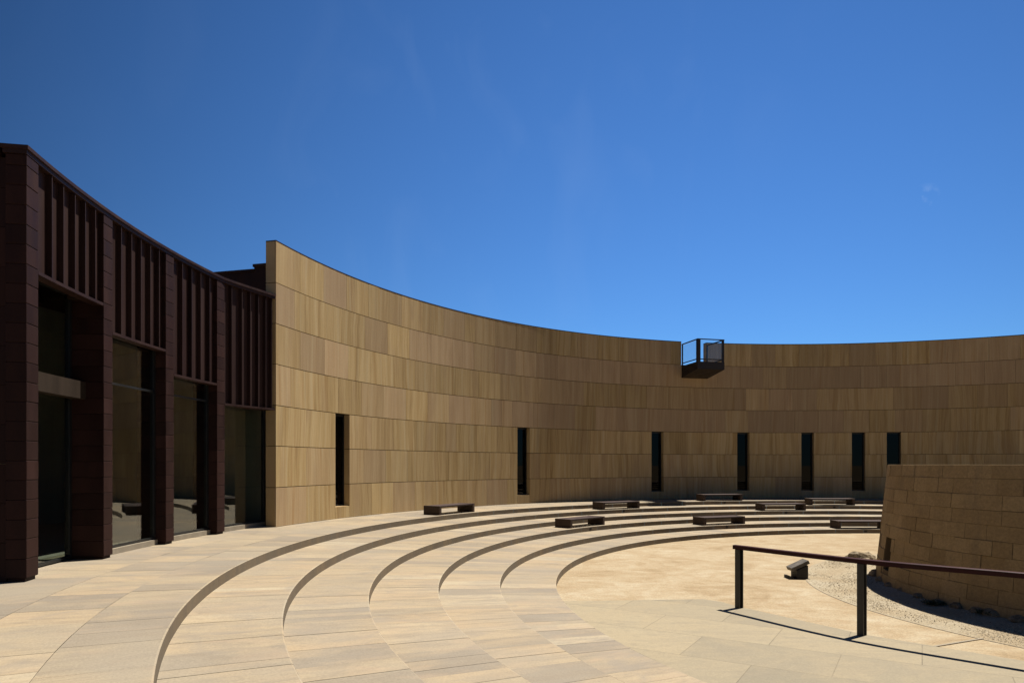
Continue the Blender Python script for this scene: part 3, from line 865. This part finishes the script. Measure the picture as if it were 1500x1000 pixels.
# smooth the rail line
def cr(t):
    i = min(len(RAIL) - 2, int(t)); f = t - i
    g = lambda j: Vector(RAIL[max(0, min(len(RAIL) - 1, j))])
    p0, p1, p2, p3 = g(i - 1), g(i), g(i + 1), g(i + 2)
    if i == 0: p0 = p1 * 2 - p2
    return .5 * ((2 * p1) + (p2 - p0) * f + (2 * p0 - 5 * p1 + 4 * p2 - p3) * f * f + (3 * p1 - p0 - 3 * p2 + p3) * f ** 3)
mb = MB(); prev = None
nseg = 40
for i in range(nseg + 1):
    t = (len(RAIL) - 1) * i / nseg
    c = cr(t); d = (cr(min(len(RAIL) - 1, t + .01)) - cr(max(0, t - .01))); d.z = 0; d.normalize(); s = Vector((d.y, -d.x, 0))
    wv, hv = .045, .075
    ringp = [c - s * wv - Vector((0, 0, hv)), c + s * wv - Vector((0, 0, hv)), c + s * wv - Vector((0, 0, .008)), c + s * (wv - .012), c - s * (wv - .012), c - s * wv - Vector((0, 0, .008))]
    mb.v += [tuple(q) for q in ringp]
    if i:
        for k in range(6):
            mb.f.append([(i - 1) * 6 + k, (i - 1) * 6 + (k + 1) % 6, i * 6 + (k + 1) % 6, i * 6 + k]); mb.a.append(.5); mb.b.append(.5)
mb.f.append([0, 1, 2, 3, 4, 5]); mb.a.append(.5); mb.b.append(.5)
mb.f.append([nseg * 6 + k for k in (5, 4, 3, 2, 1, 0)]); mb.a.append(.5); mb.b.append(.5)
mb.build('rail', M['rail'], hr, origin=HO)
from mathutils import Matrix
for tt in (.045, 1.0, 2.27, 3.3):
    c = cr(tt); d = cr(min(len(RAIL) - 1, tt + .01)) - cr(max(0, tt - .01))
    Mx = Matrix.Translation((c.x, c.y, 0)) @ Matrix.Rotation(atan2(d.y, d.x), 4, 'Z')
    mb = MB()
    zt = c.z - .0755; zb = FLOOR + .0205
    for y in (-.055, .031): mb.box(-.05, .05, y, y + .024, zb, zt, M=Mx)
    mb.box(-.012, .012, -.0308, .0308, zb, zt - .001, M=Mx)
    mb.build('post', M['steel'], hr, origin=HO, bevel=.002)

# ------------------------------------------------------------------ tilted information sign
sg = empty('information_sign', (6.55, 15.9, FLOOR))
tag(sg, 'small tilted information plate on a dark metal stand beside the gravel', 'sign')
SX, SY = .4195 * 15.75, 15.75
sg.location = (0, 0, 0)
mb = MB()
mb.box(-.235, .20, -.16, .24, 0, .012); mb.box(-.235, -.19, -.16, .24, .0121, .055)
mb.build('base_plate', M['signbase'], sg)
mb = MB()
b4 = [(-.09, -.14, .0122), (.165, -.14, .0122), (.165, .20, .0122), (-.09, .20, .0122)]
t4 = [(-.09, -.14, .20), (.165, -.14, .315), (.165, .20, .315), (-.09, .20, .20)]
mb.hexa(b4, t4); mb.build('stand', M['signbase'], sg)
mb = MB()
Mx = Matrix.Translation((.0, .03, .30)) @ Matrix.Rotation(R_(-25), 4, 'Y')
mb.box(-.21, .22, -.15, .17, -.04, .04, M=Mx); mb.build('tilted_plate', M['signplate'], sg, bevel=.004)

sg.location = (SX, SY, FLOOR)

# ------------------------------------------------------------------ rocks
place_rock('boulder', 1262, 822, .36, .40, .28, 3, 'pale rough boulder lying beyond the handrail beside the round tower', None, .4)
RK = [(1283, 846, .15, .20, .13), (1293, 854, .16, .15, .09), (1307, 862, .18, .14, .10), (1326, 869, .15, .13, .08), (1350, 878, .20, .13, .085), (1376, 887, .15, .12, .07), (1402, 893, .20, .14, .09), (1432, 901, .17, .12, .08), (1462, 906, .24, .14, .12), (1494, 914, .2, .14, .1)]
for i, (px, py, sx, sy, sz) in enumerate(RK):
    place_rock('foundation_stone', px, py, sx, sy, sz, 11 + i, 'low rough stone half buried at the shaded foot of the round tower', 'rough stones along the foot of the tower', rng.uniform(0, 3))

# ------------------------------------------------------------------ weeds in the shade of the tower
m = N('dark_weed_leaves', .7, .2, 1.0); m.col(m.ramp(m.attr('rnd'), [(0, (.035, .04, .016)), (1, (.09, .085, .035))])); M['weed'] = m.m
def weed(px, py, wd, ht, label):
    d = 1000 * (EYE - FLOOR) / (py - 680.1); x = (px - 750) / 1000 * d
    mb = MB()
    for i in range(260):
        a = rng.uniform(0, 2 * pi); r = wd * sqrt(rng.random()); bx, by = r * cos(a), r * sin(a) * .7
        h = ht * rng.uniform(.3, 1) * (1 - .5 * r / wd); la = rng.uniform(0, 2 * pi); lw = rng.uniform(.008, .02); ln = rng.uniform(.03, .07)
        p0 = Vector((bx, by, h * .55)); tip = p0 + Vector((cos(la) * ln, sin(la) * ln, rng.uniform(-.2, .8) * ln)); sd = Vector((-sin(la), cos(la), .2)) * lw
        mid_ = (p0 + tip) / 2
        mb.face([p0, mid_ + sd, tip, mid_ - sd], rng.random())
        mb.face([Vector((bx * .6, by * .6, 0)), Vector((bx * .6 + .006, by * .6, 0)), p0], 0)
    o = mb.build('weed', M['weed']); o.location = (x, d, gz(hypot(x - CX, d - CY)))
    tag(o, label, 'plant')
weed(1368, 889, .20, .16, 'small dark weed growing at the tower foot, farthest from the paved walk')
weed(1452, 905, .24, .17, 'dark weed clump at the tower foot among the low rough stones')
